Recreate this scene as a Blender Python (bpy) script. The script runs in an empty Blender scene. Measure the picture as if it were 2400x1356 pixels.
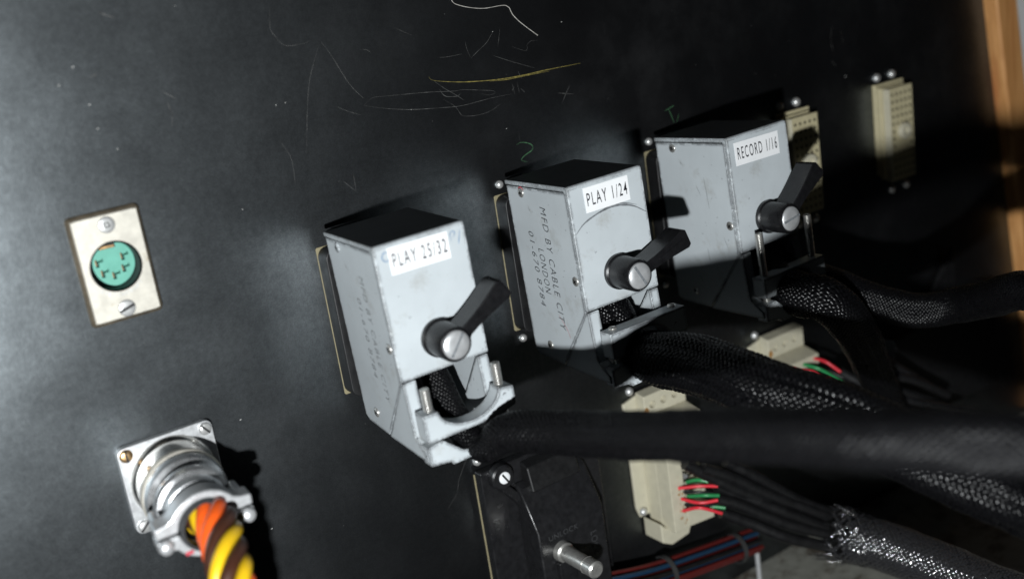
import bpy, bmesh, math, random
from mathutils import Vector, Matrix, Euler
random.seed(7)
MM = 0.001
scene = bpy.context.scene
COL = scene.collection
PI = math.pi

# ------------------------------------------------------------------ camera, world, flash, exposure
cd = bpy.data.cameras.new('camera')
cam = bpy.data.objects.new('camera', cd); COL.objects.link(cam); scene.camera = cam
cd.sensor_width = 36.0; cd.sensor_fit = 'HORIZONTAL'; cd.lens = 39.07
cd.clip_start = 0.005; cd.clip_end = 50.0
right = Vector((0.81538, -0.55969, -0.14802)); down = Vector((-0.27447, -0.14862, -0.95004)); fwd = Vector((0.50973, 0.81527, -0.27480))
cam.matrix_world = Matrix(((right.x, -down.x, -fwd.x, -0.16821), (right.y, -down.y, -fwd.y, -0.41393), (right.z, -down.z, -fwd.z, 0.08741), (0, 0, 0, 1)))
cd.dof.use_dof = True; cd.dof.focus_distance = 0.475; cd.dof.aperture_fstop = 5.0; cd.dof.aperture_blades = 7

world = bpy.data.worlds.new('World'); scene.world = world; world.use_nodes = True
world.node_tree.nodes['Background'].inputs[0].default_value = (0.75, 0.85, 1.0, 1)
world.node_tree.nodes['Background'].inputs[1].default_value = 0.003

ld = bpy.data.lights.new('flash', 'POINT'); ld.energy = 17.8; ld.shadow_soft_size = 0.007; ld.color = (0.95, 0.985, 1.0)
flash = bpy.data.objects.new('flash', ld); COL.objects.link(flash); flash.location = (-0.234, -0.474, -0.020)

scene.view_settings.view_transform = 'Standard'; scene.view_settings.look = 'None'
scene.view_settings.exposure = 0.0; scene.view_settings.gamma = 1.0; scene.view_settings.use_curve_mapping = False
scene.cycles.use_denoising = True
scene.cycles.max_bounces = 8
scene.cycles.caustics_reflective = False

# ------------------------------------------------------------------ materials
def nodes_of(name):
    m = bpy.data.materials.new(name); m.use_nodes = True
    return m, m.node_tree, m.node_tree.nodes['Principled BSDF']

def nd(t, kind, **kw):
    n = t.nodes.new(kind)
    for k, v in kw.items():
        if hasattr(n, k): setattr(n, k, v)
        else: n.inputs[k].default_value = v
    return n

def noise(t, scale, detail=4, rough=0.6, coord=None):
    n = t.nodes.new('ShaderNodeTexNoise')
    n.inputs['Scale'].default_value = scale; n.inputs['Detail'].default_value = detail; n.inputs['Roughness'].default_value = rough
    if coord is None:
        coord = t.nodes.new('ShaderNodeTexCoord').outputs['Object']
    t.links.new(coord, n.inputs['Vector'])
    return n.outputs['Fac']

def remap(t, sock, a, b, c, d):
    n = t.nodes.new('ShaderNodeMapRange')
    for i, v in enumerate((a, b, c, d)): n.inputs[1 + i].default_value = v
    t.links.new(sock, n.inputs[0]); return n.outputs[0]

def mixc(t, fac, a, b):
    n = t.nodes.new('ShaderNodeMix'); n.data_type = 'RGBA'
    for sock, v in ((n.inputs[0], fac), (n.inputs[6], a), (n.inputs[7], b)):
        if hasattr(v, 'node'): t.links.new(v, sock)
        else: sock.default_value = v if not isinstance(v, tuple) or len(v) == 4 else (*v, 1)
    return n.outputs[2]

def math2(t, op, a, b):
    n = t.nodes.new('ShaderNodeMath'); n.operation = op
    for sock, v in ((n.inputs[0], a), (n.inputs[1], b)):
        if hasattr(v, 'node'): t.links.new(v, sock)
        else: sock.default_value = v
    return n.outputs[0]

def bump(t, bsdf, sock, dist, strength=1.0):
    b = t.nodes.new('ShaderNodeBump'); b.inputs['Strength'].default_value = strength; b.inputs['Distance'].default_value = dist
    t.links.new(sock, b.inputs['Height']); t.links.new(b.outputs[0], bsdf.inputs['Normal'])

def mat(name, col, rough=0.5, metal=0.0, var=0.25, scale=250.0, bmp=0.00004, spec=0.5, coat=0.0, dirt=None, dirt_scale=120.0, dirt_lo=0.6):
    m, t, b = nodes_of(name)
    f = noise(t, scale)
    dark = tuple(c * (1 - var) for c in col); light = tuple(min(1, c * (1 + var)) for c in col)
    c = mixc(t, remap(t, f, 0.3, 0.7, 0, 1), dark, light)
    if dirt:
        f2 = noise(t, dirt_scale, 6, 0.7)
        c = mixc(t, remap(t, f2, dirt_lo, dirt_lo + 0.08, 0, 0.85), c, dirt)
    t.links.new(c, b.inputs['Base Color'])
    t.links.new(remap(t, noise(t, scale * 0.6, 5), 0.3, 0.7, max(0.03, rough - 0.08), min(1, rough + 0.1)), b.inputs['Roughness'])
    b.inputs['Metallic'].default_value = metal; b.inputs['Specular IOR Level'].default_value = spec
    b.inputs['Coat Weight'].default_value = coat; b.inputs['Coat Roughness'].default_value = 0.12
    if bmp: bump(t, b, noise(t, scale * 3, 3), bmp)
    return m

def paint_mat(name, col):
    # grey enamel on sheet metal, worn through along its edges, with small nicks and stains
    m, t, b = nodes_of(name)
    bev = t.nodes.new('ShaderNodeBevel'); bev.samples = 6; bev.inputs['Radius'].default_value = 0.0024
    geo = t.nodes.new('ShaderNodeNewGeometry')
    dot = t.nodes.new('ShaderNodeVectorMath'); dot.operation = 'DOT_PRODUCT'
    t.links.new(bev.outputs[0], dot.inputs[0]); t.links.new(geo.outputs['True Normal'], dot.inputs[1])
    edge = remap(t, dot.outputs['Value'], 0.9995, 0.94, 0, 1)
    n1 = noise(t, 900, 5, 0.65); n2 = noise(t, 130, 3)
    wear = math2(t, 'ADD', math2(t, 'MULTIPLY', edge, 0.60), math2(t, 'ADD', math2(t, 'MULTIPLY', math2(t, 'SUBTRACT', n1, 0.5), 1.3), math2(t, 'MULTIPLY', math2(t, 'SUBTRACT', n2, 0.5), 1.5)))
    chip = remap(t, wear, 0.42, 0.49, 0, 1)
    nick = remap(t, noise(t, 520, 2, 0.5), 0.745, 0.765, 0, 0.8)
    soft = remap(t, noise(t, 45, 5, 0.6), 0.3, 0.7, 0, 1)
    c = mixc(t, soft, tuple(x * 0.93 for x in col), tuple(x * 1.04 for x in col))
    c = mixc(t, remap(t, noise(t, 2600, 2), 0.3, 0.7, 0, 1), tuple(x * 0.96 for x in col), c) if False else c
    c = mixc(t, math2(t, 'MULTIPLY', remap(t, noise(t, 70, 6, 0.75), 0.55, 0.78, 0, 0.5), 1.0), c, (0.22, 0.20, 0.16))
    c = mixc(t, nick, c, (0.10, 0.10, 0.11))
    c = mixc(t, chip, c, (0.085, 0.088, 0.093))
    t.links.new(c, b.inputs['Base Color'])
    t.links.new(remap(t, noise(t, 60, 5), 0.3, 0.7, 0.30, 0.45), b.inputs['Roughness'])
    bump(t, b, math2(t, 'SUBTRACT', math2(t, 'MULTIPLY', noise(t, 1800, 2), 0.25), chip), 0.00005)
    return m

def panel_mat():
    m, t, b = nodes_of('black_panel_paint')
    big = noise(t, 9, 5, 0.6); mid = noise(t, 45, 6, 0.65); fine = noise(t, 900, 3, 0.6); grain = noise(t, 2600, 2, 0.5)
    smear = remap(t, mid, 0.42, 0.72, 0, 1)
    c = mixc(t, remap(t, big, 0.35, 0.7, 0, 1), (0.0040, 0.0040, 0.0043), (0.0068, 0.0069, 0.0073))
    c = mixc(t, math2(t, 'MULTIPLY', smear, remap(t, big, 0.45, 0.7, 0, 0.6)), c, (0.021, 0.0213, 0.022))
    for ang, sc_, lo in ((0.5, 70, 0.72), (1.9, 90, 0.73), (2.7, 60, 0.74)):
        tc2 = t.nodes.new('ShaderNodeTexCoord'); mp2 = t.nodes.new('ShaderNodeMapping'); mp2.inputs['Rotation'].default_value = (0, ang, 0); mp2.inputs['Scale'].default_value = (22, 1, 0.5)
        t.links.new(tc2.outputs['Object'], mp2.inputs[0])
        line = remap(t, noise(t, sc_, 3, 0.5, mp2.outputs[0]), lo, lo + 0.03, 0, 0.55)
        c = mixc(t, math2(t, 'MULTIPLY', line, remap(t, noise(t, 14, 3), 0.5, 0.62, 0, 1)), c, (0.05, 0.05, 0.05))
    # settled dust: sparse fine pale specks
    vo = t.nodes.new('ShaderNodeTexVoronoi'); vo.inputs['Scale'].default_value = 420
    t.links.new(t.nodes.new('ShaderNodeTexCoord').outputs['Object'], vo.inputs['Vector'])
    sep = t.nodes.new('ShaderNodeSeparateColor'); t.links.new(vo.outputs['Color'], sep.inputs[0])
    speck = math2(t, 'MULTIPLY', remap(t, vo.outputs['Distance'], 0.05, 0.10, 1, 0), remap(t, sep.outputs[0], 0.975, 0.98, 0, 0.25))
    c = mixc(t, speck, c, (0.30, 0.30, 0.29))
    # satin lacquer: a dark body under a soft, quickly fading gloss
    t.links.new(c, b.inputs['Base Color']); b.inputs['Roughness'].default_value = 1.0; b.inputs['Specular IOR Level'].default_value = 0.0
    gl = t.nodes.new('ShaderNodeBsdfGlossy'); gl.distribution = 'BECKMANN'; gl.inputs['Color'].default_value = (0.86, 0.95, 1.0, 1)
    r = math2(t, 'ADD', remap(t, big, 0.3, 0.7, 0.36, 0.385), remap(t, mid, 0.35, 0.75, -0.010, 0.014))
    t.links.new(r, gl.inputs['Roughness'])
    fr = t.nodes.new('ShaderNodeFresnel'); fr.inputs['IOR'].default_value = 2.0
    g2 = t.nodes.new('ShaderNodeBsdfGlossy'); g2.distribution = 'BECKMANN'; g2.inputs['Roughness'].default_value = 0.56; g2.inputs['Color'].default_value = (0.86, 0.95, 1.0, 1)
    mg = t.nodes.new('ShaderNodeMixShader'); mg.inputs[0].default_value = 0.30
    t.links.new(gl.outputs[0], mg.inputs[1]); t.links.new(g2.outputs[0], mg.inputs[2])
    mx = t.nodes.new('ShaderNodeMixShader')
    t.links.new(math2(t, 'MULTIPLY', fr.outputs[0], math2(t, 'MULTIPLY', math2(t, 'MULTIPLY', math2(t, 'MULTIPLY', remap(t, noise(t, 38, 8, 0.75), 0.3, 0.72, 0.72, 1.22), remap(t, noise(t, 420, 3, 0.6), 0.3, 0.7, 0.84, 1.16)), remap(t, noise(t, 1700, 2, 0.5), 0.3, 0.7, 0.80, 1.20)), remap(t, big, 0.3, 0.7, 0.95, 1.1))), mx.inputs[0])
    t.links.new(b.outputs[0], mx.inputs[1]); t.links.new(mg.outputs[0], mx.inputs[2])
    t.links.new(mx.outputs[0], t.nodes['Material Output'].inputs[0])
    h = math2(t, 'ADD', math2(t, 'MULTIPLY', fine, 0.6), math2(t, 'MULTIPLY', grain, 0.4))
    bp = t.nodes.new('ShaderNodeBump'); bp.inputs['Strength'].default_value = 0.7; bp.inputs['Distance'].default_value = 0.00007
    t.links.new(h, bp.inputs['Height']); t.links.new(bp.outputs[0], gl.inputs['Normal']); t.links.new(bp.outputs[0], b.inputs['Normal'])
    return m

def wood_mat():
    m, t, b = nodes_of('varnished_wood')
    tc = t.nodes.new('ShaderNodeTexCoord'); mp = t.nodes.new('ShaderNodeMapping')
    mp.inputs['Scale'].default_value = (1, 1, 0.06); t.links.new(tc.outputs['Object'], mp.inputs[0])
    g = noise(t, 260, 6, 0.65, mp.outputs[0]); g2 = noise(t, 60, 4, 0.5, mp.outputs[0])
    c = mixc(t, remap(t, g, 0.3, 0.7, 0, 1), (0.46, 0.20, 0.06), (0.78, 0.41, 0.16))
    c = mixc(t, remap(t, g2, 0.52, 0.66, 0, 0.6), c, (0.45, 0.13, 0.04))
    t.links.new(c, b.inputs['Base Color']); b.inputs['Roughness'].default_value = 0.38
    bump(t, b, g, 0.0001)
    return m

def ledge_mat():
    m, t, b = nodes_of('stained_ledge_paint')
    f = noise(t, 55, 7, 0.72); f2 = noise(t, 160, 5, 0.6)
    c = mixc(t, remap(t, f2, 0.3, 0.7, 0, 1), (0.20, 0.20, 0.175), (0.28, 0.28, 0.245))
    c = mixc(t, remap(t, f, 0.5, 0.6, 0, 0.9), c, (0.06, 0.045, 0.03))
    t.links.new(c, b.inputs['Base Color']); b.inputs['Roughness'].default_value = 0.6
    bump(t, b, f2, 0.0002)
    return m

M = dict(
    panel=panel_mat(), wood=wood_mat(), ledge=ledge_mat(),
    wall=mat('white_wall_paint', (0.85, 0.86, 0.85), 0.7, scale=60, var=0.04, bmp=0.0003),
    grey=paint_mat('grey_enamel', (0.455, 0.492, 0.512)),
    chrome=mat('plated_steel', (0.60, 0.59, 0.56), 0.30, 0.80, 0.12, 400, 0.00001),
    mirror=mat('bright_plating', (0.55, 0.54, 0.51), 0.2, 1.0, 0.15, 300, 0.00001),
    tarnish=mat('tarnished_plate_edge', (0.17, 0.14, 0.10), 0.5, 0.5, 0.4, 200, 0.00003),
    nickel=mat('worn_nickel', (0.60, 0.57, 0.50), 0.45, 0.45, 0.10, 300, 0.00001, dirt=(0.40, 0.33, 0.22), dirt_lo=0.62),
    alu=mat('satin_aluminium', (0.66, 0.67, 0.68), 0.40, 0.65, 0.08, 600, 0.00001),
    cast=mat('cast_alloy', (0.80, 0.81, 0.82), 0.30, 0.9, 0.12, 300, 0.00004),
    dome=mat('plated_screw', (0.62, 0.62, 0.61), 0.35, 0.65, 0.08, 500, 0.0),
    black=mat('black_plastic', (0.007, 0.007, 0.0078), 0.30, 0, 0.3, 400, 0.00003, dirt=(0.07, 0.07, 0.07), dirt_scale=400, dirt_lo=0.70),
    blackmatt=mat('black_matt_plastic', (0.005, 0.005, 0.0055), 0.5, 0, 0.3, 400, 0.00004),
    glossblack=mat('black_gloss_plastic', (0.011, 0.011, 0.012), 0.30, 0, 0.3, 350, 0.00005),
    sleeve=mat('black_nylon_braid', (0.0025, 0.0025, 0.003), 0.30, 0, 0.3, 600, 0.00002, spec=0.24),
    core=mat('black_cable_core', (0.002, 0.002, 0.002), 0.9, 0, 0.3, 300, 0.0, spec=0.1),
    shrink=mat('black_heat_shrink', (0.006, 0.006, 0.0065), 0.45, 0, 0.3, 300, 0.00005),
    cream=mat('cream_moulding', (0.50, 0.47, 0.36), 0.45, 0, 0.07, 250, 0.00005, dirt=(0.30, 0.19, 0.07), dirt_scale=260, dirt_lo=0.66),
    creamold=mat('yellowed_moulding', (0.50, 0.445, 0.28), 0.45, 0, 0.08, 250, 0.00004),
    rimold=mat('dull_cream_rim', (0.23, 0.20, 0.12), 0.5, 0, 0.15, 250, 0.00004),
    creamrust=mat('rust_stain', (0.33, 0.17, 0.05), 0.6, 0, 0.4, 700, 0.0),
    label=mat('white_label_tape', (0.80, 0.81, 0.82), 0.35, 0, 0.03, 200, 0.0),
    ink=mat('black_ink', (0.012, 0.012, 0.016), 0.5, 0, 0.2, 500, 0.0),
    engrave=mat('grey_engraving', (0.022, 0.023, 0.026), 0.6, 0, 0.3, 900, 0.0),
    engfaint=mat('faded_engraving', (0.13, 0.135, 0.14), 0.6, 0, 0.6, 500, 0.0),
    scuff=mat('graphite_scuff', (0.14, 0.15, 0.16), 0.6, 0, 0.4, 900, 0.0),
    blueink=mat('faded_blue_ink', (0.17, 0.25, 0.36), 0.6, 0, 0.4, 900, 0.0),
    redink=mat('red_ink', (0.45, 0.05, 0.07), 0.6, 0, 0.2, 900, 0.0),
    green=mat('green_insert', (0.12, 0.37, 0.29), 0.45, 0, 0.06, 250, 0.00003),
    dark=mat('shade_black', (0.006, 0.006, 0.006), 0.6, 0, 0.2, 300, 0.0),  # near-black colour used as shade in holes and slots
    brass=mat('brass_contact', (0.62, 0.40, 0.20), 0.35, 1.0, 0.1, 500, 0.0),
    red=mat('red_wire', (0.62, 0.03, 0.045), 0.35, 0, 0.1, 300, 0.0),
    greenw=mat('green_wire', (0.02, 0.22, 0.07), 0.35, 0, 0.1, 300, 0.0),
    blue_shaded=mat('shaded_blue_wire', (0.008, 0.028, 0.06), 0.4, 0, 0.1, 300, 0.0),  # blue darkened to put the harness's shadow into its colour
    red_shaded=mat('shaded_red_wire', (0.075, 0.008, 0.007), 0.45, 0, 0.1, 300, 0.0),  # red darkened so the harness looks shadowed
    orange=mat('orange_wire', (0.75, 0.10, 0.012), 0.33, 0, 0.06, 300, 0.0),
    yellow=mat('yellow_wire', (0.72, 0.45, 0.012), 0.33, 0, 0.06, 300, 0.0),
    brown=mat('brown_wire', (0.05, 0.018, 0.01), 0.4, 0, 0.1, 300, 0.0),
    rubber=mat('grey_rubber', (0.035, 0.036, 0.038), 0.6, 0, 0.2, 300, 0.00005),
    tie=mat('clear_nylon_tie', (0.035, 0.035, 0.035), 0.4, 0, 0.1, 300, 0.0),
    scratch=mat('pale_scratch', (0.062, 0.062, 0.06), 0.6, 0, 0.9, 260, 0.0),
    speck=mat('pale_speck', (0.45, 0.45, 0.43), 0.6, 0, 0.3, 700, 0.0),
    hair=mat('pale_hair', (0.48, 0.46, 0.42), 0.5, 0, 0.4, 500, 0.0),
    gold=mat('yellow_scrape', (0.18, 0.15, 0.04), 0.5, 0, 0.5, 500, 0.0),
    chalk=mat('green_crayon', (0.03, 0.095, 0.04), 0.7, 0, 0.5, 800, 0.0),
    boot=mat('grey_rubber_boot', (0.045, 0.046, 0.047), 0.7, 0, 0.2, 200, 0.0),
    glint=mat('glint_white', (0.8, 0.8, 0.8), 0.3, 0, 0.02, 200, 0.0),  # plain white standing in for a blurred glint
    solder=mat('solder_tag', (0.55, 0.56, 0.56), 0.35, 0.6, 0.2, 500, 0.0),
)

# ------------------------------------------------------------------ geometry helpers (all in mm)
class MB:
    def __init__(s): s.v = []; s.f = []
    def add(s, vs, fs):
        o = len(s.v); s.v += [tuple(q) for q in vs]; s.f += [tuple(i + o for i in q) for q in fs]; return s
    def box(s, x0, x1, y0, y1, z0, z1):
        x0, x1 = sorted((x0, x1)); y0, y1 = sorted((y0, y1)); z0, z1 = sorted((z0, z1))
        return s.add([(x0,y0,z0),(x1,y0,z0),(x1,y1,z0),(x0,y1,z0),(x0,y0,z1),(x1,y0,z1),(x1,y1,z1),(x0,y1,z1)],
                     [(0,3,2,1),(4,5,6,7),(0,1,5,4),(1,2,6,5),(2,3,7,6),(3,0,4,7)])
    def prism(s, pts, axis, a, b):
        # outline pts (p, q) swept along axis from a to b; for 'x': (y, z), for 'y': (x, z), for 'z': (x, y)
        def P(p, q, r): return {'x': (r, p, q), 'y': (p, r, q), 'z': (p, q, r)}[axis]
        n = len(pts); ar = sum(pts[i][0]*pts[(i+1)%n][1]-pts[(i+1)%n][0]*pts[i][1] for i in range(n))
        if ar < 0: pts = pts[::-1]
        a, b = sorted((a, b))
        if axis == 'y': a, b = b, a
        vs = [P(p, q, a) for p, q in pts] + [P(p, q, b) for p, q in pts]
        fs = [tuple(range(n))[::-1], tuple(range(n, 2*n))] + [(i, (i+1)%n, n+(i+1)%n, n+i) for i in range(n)]
        return s.add(vs, fs)
    def lathe(s, prof, n=32, c=(0,0,0), axis='y', cap=True):
        # prof: (r, t) with t along the axis; axis 'y' means towards -y
        A = {'y': (Vector((1,0,0)), Vector((0,0,1)), Vector((0,-1,0))), 'x': (Vector((0,1,0)), Vector((0,0,1)), Vector((-1,0,0))), 'z': (Vector((1,0,0)), Vector((0,1,0)), Vector((0,0,1)))}[axis]
        c = Vector(c); vs = []
        for r, t in prof:
            for k in range(n):
                a = 2*PI*k/n; vs.append(c + A[0]*math.cos(a)*r + A[1]*math.sin(a)*r + A[2]*t)
        fs = []
        flip = A[0].cross(A[1]).dot(A[2]) < 0
        for i in range(len(prof)-1):
            for k in range(n):
                q = (i*n+k, i*n+(k+1)%n, (i+1)*n+(k+1)%n, (i+1)*n+k)
                fs.append(q[::-1] if flip else q)
        if cap:
            e = tuple(range((len(prof)-1)*n, len(prof)*n)); b = tuple(range(n))[::-1]
            fs += [e[::-1] if flip else e, b[::-1] if flip else b]
        return s.add(vs, fs)
    def tube(s, path, r, n=10, cap=True):
        pts, fr = frames(path); rs = r if callable(r) else (lambda t: r)
        m = len(pts); vs = []
        for i in range(m):
            T, N, B = fr[i]; rr = rs(i/(m-1))
            vs += [pts[i] + (N*math.cos(2*PI*k/n) + B*math.sin(2*PI*k/n))*rr for k in range(n)]
        fs = [(i*n+k, i*n+(k+1)%n, (i+1)*n+(k+1)%n, (i+1)*n+k) for i in range(m-1) for k in range(n)]
        if cap: fs += [tuple(range(n))[::-1], tuple(range((m-1)*n, m*n))]
        return s.add(vs, fs)
    def build(s, name, material, parent=None, bevel=0.0, seg=2, angle=35, smooth=True):
        me = bpy.data.meshes.new(name)
        me.from_pydata([(x*MM, y*MM, z*MM) for x, y, z in s.v], [], s.f); me.update()
        bm = bmesh.new(); bm.from_mesh(me); bmesh.ops.recalc_face_normals(bm, faces=bm.faces); bm.to_mesh(me); bm.free()
        if smooth:
            me.polygons.foreach_set('use_smooth', [True]*len(me.polygons)); me.set_sharp_from_angle(angle=math.radians(angle))
        me.materials.append(material)
        o = bpy.data.objects.new(name, me); COL.objects.link(o)
        if parent: o.parent = parent
        if bevel:
            b = o.modifiers.new('bevel', 'BEVEL'); b.width = bevel*MM; b.segments = seg; b.limit_method = 'ANGLE'; b.angle_limit = math.radians(40); b.harden_normals = True
        return o

def spline(pts, step=1.5):
    P = [Vector(q) for q in pts]; P = [P[0]*2-P[1]] + P + [P[-1]*2-P[-2]]; out = []
    for i in range(1, len(P)-2):
        a, b, c, d = P[i-1:i+3]; n = max(2, int((c-b).length/step))
        for k in range(n):
            t = k/n; out.append(0.5*((2*b)+(c-a)*t+(2*a-5*b+4*c-d)*t*t+(3*b-a-3*c+d)*t**3))
    out.append(P[-2]); return out

def frames(pts):
    pts = [Vector(q) for q in pts]; m = len(pts)
    T = [(pts[min(i+1, m-1)]-pts[max(i-1, 0)]).normalized() for i in range(m)]
    N = T[0].orthogonal().normalized(); fr = []
    for i in range(m):
        N = (N - T[i]*N.dot(T[i])).normalized(); fr.append((T[i], N, T[i].cross(N)))
    return pts, fr

def thing(name, label, cat, loc=(0,0,0), rot=None, group=None):
    o = bpy.data.objects.new(name, None); COL.objects.link(o)
    o.empty_display_size = 0.01
    o.location = tuple(c*MM for c in loc)
    if rot is not None: o.rotation_euler = rot
    return tag(o, label, cat, group)

def tag(o, label, cat, group=None):
    o['label'] = label; o['category'] = cat
    if group: o['group'] = group
    return o

def text(s, x_len, height, shear=0.0, space=1.0, thin=0.0, bold=0.0):
    c = bpy.data.curves.new('text', 'FONT'); c.body = s; c.shear = shear; c.space_character = space; c.offset = thin; c.resolution_u = 3
    o = bpy.data.objects.new('text', c); COL.objects.link(o)
    dg = bpy.context.evaluated_depsgraph_get(); me = bpy.data.meshes.new_from_object(o.evaluated_get(dg))
    vs = [v.co.copy() for v in me.vertices]; fs = [tuple(q.vertices) for q in me.polygons]
    bpy.data.objects.remove(o); bpy.data.meshes.remove(me)
    x0 = min(v.x for v in vs); x1 = max(v.x for v in vs); y0 = min(v.y for v in vs); y1 = max(v.y for v in vs)
    return [((v.x-x0)/(x1-x0)*x_len, (v.y-y0)/(y1-y0)*height) for v in vs], fs

def put_text(s, x_len, height, org, xd, yd, material, parent, name='lettering', **kw):
    vs, fs = text(s, x_len, height, **kw); xd = Vector(xd); yd = Vector(yd); org = Vector(org)
    return MB().add([org + xd*a + yd*b for a, b in vs], fs).build(name, material, parent, smooth=False)

def disc_screw(parent, c, r, axis, material, slot='slot', rot=0.0, h=1.0, name='screw', head=None):
    # low domed head with dark bars laid on as recess; axis 'y' faces the viewer, 'x' faces the hood's own side
    prof = [(r, -0.6), (r, h*0.45), (r*0.93, h*0.75), (r*0.75, h*0.95), (r*0.4, h*1.05), (0.01, h*1.08)]
    o = MB().lathe(prof, 24, c, axis).build(name, material, parent, angle=50)
    m = MB(); w = r*0.16; l = r*(0.92 if slot == 'slot' else 0.55); t = h*1.10
    bars = [(rot)] if slot == 'slot' else [rot, rot + PI/2]
    for a in bars:
        if slot == 'square': break
        ca, sa = math.cos(a), math.sin(a)
        pts = [(ca*i*l - sa*j*w, sa*i*l + ca*j*w) for i, j in ((-1,-1),(1,-1),(1,1),(-1,1))]
        if axis == 'y': m.prism([(c[0]+q[0], c[2]+q[1]) for q in pts], 'y', c[1]-t*0.86, c[1]-t)
        else: m.prism([(c[1]+q[0], c[2]+q[1]) for q in pts], 'x', c[0]-t*0.86, c[0]-t)
    if slot == 'square':
        q = r*0.3
        for k in range(4):
            a = k*PI/2 + rot; ca, sa = math.cos(a), math.sin(a)
            pts = [(c[0]+ca*i-sa*j, c[2]+sa*i+ca*j) for i, j in ((-q,q*0.6),(q,q*0.6),(q,q),(-q,q))]
            m.prism(pts, 'y', c[1]-t*0.86, c[1]-t)
    m.build('recess_shade', M['dark'], o, smooth=False)  # raised dark bars stand for the shade inside a cut
    return o

def ribbon(pts, w, lift, zjit=0.0):
    # thin flat stroke on the panel (x, z) points
    P = [Vector((q[0], 0, q[1])) for q in pts]; P = spline(P, 1.2) if len(P) > 2 else [P[0].lerp(P[1], k/6) for k in range(7)]
    m = MB(); vs = []; n = len(P)
    for i, q in enumerate(P):
        T = (P[min(i+1, n-1)] - P[max(i-1, 0)]).normalized(); S = Vector((-T.z, 0, T.x))
        ww = w*0.5*(0.25 + 0.75*min(1, 4*i/(n-1), 4*(n-1-i)/(n-1)))*(0.75+0.5*random.random())
        vs += [q + S*ww + Vector((0, -lift, 0)), q - S*ww + Vector((0, -lift, 0))]
    m.add(vs, [(2*i, 2*i+1, 2*i+3, 2*i+2) for i in range(n-1)])
    return m

def braid(parent, pts, rad, n, pitch, width, name='braided_sleeve', amp=0.36, fray=0.0, material=None, lobes=0, depth=0.0):
    # over-and-under nylon braid: n strands each way
    P, F = frames(spline(pts, pitch/n/5.0)); s = [0.0]
    for i in range(1, len(P)): s.append(s[-1] + (P[i]-P[i-1]).length)
    L = s[-1]; vs = []; fs = []
    for sgn in (1, -1):
        for k in range(n):
            base = len(vs); jit = random.uniform(-0.12, 0.12); cut = random.random()*fray
            first = next((i for i in range(len(P)) if s[i] >= cut), 0)
            for i in range(first, len(P)):
                T, N, B = F[i]; a = 2*PI*k/n + jit*0.3 + sgn*2*PI*s[i]/pitch
                R = rad(s[i]/L) + 0.14*math.sin(s[i]*0.21 + a*2) + 0.10*math.sin(s[i]*0.47 - a) + sgn*amp*math.cos(2*PI*n*s[i]/pitch) - depth*(1 - abs(math.sin(lobes*0.5*a + 0.006*s[i])))**1.5
                if fray and s[i] < fray*2: R += random.Random(k*7+sgn).uniform(-1.0, 2.2)*(1 - s[i]/(fray*2))
                D = N*math.cos(a) + B*math.sin(a); E = B*math.cos(a) - N*math.sin(a)
                W = (E*(1) - T*sgn*(pitch/(2*PI*max(R, 1)))**-1*0.0).normalized()
                along = (T*(pitch/(2*PI)) + E*sgn*R).normalized(); W = along.cross(D)
                w = width*0.5
                vs += [P[i] + D*(R-0.10) + W*w, P[i] + D*(R+0.16) + W*w*0.5, P[i] + D*(R+0.16) - W*w*0.5, P[i] + D*(R-0.10) - W*w]
            m = (len(vs)-base)//4
            for i in range(m-1):
                for j in range(3):
                    q = (base+4*i+j, base+4*i+j+1, base+4*i+j+5, base+4*i+j+4); fs.append(q if sgn > 0 else q[::-1])
    o = MB().add(vs, fs).build(name, material or M['sleeve'], parent, angle=80)
    return o

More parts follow.
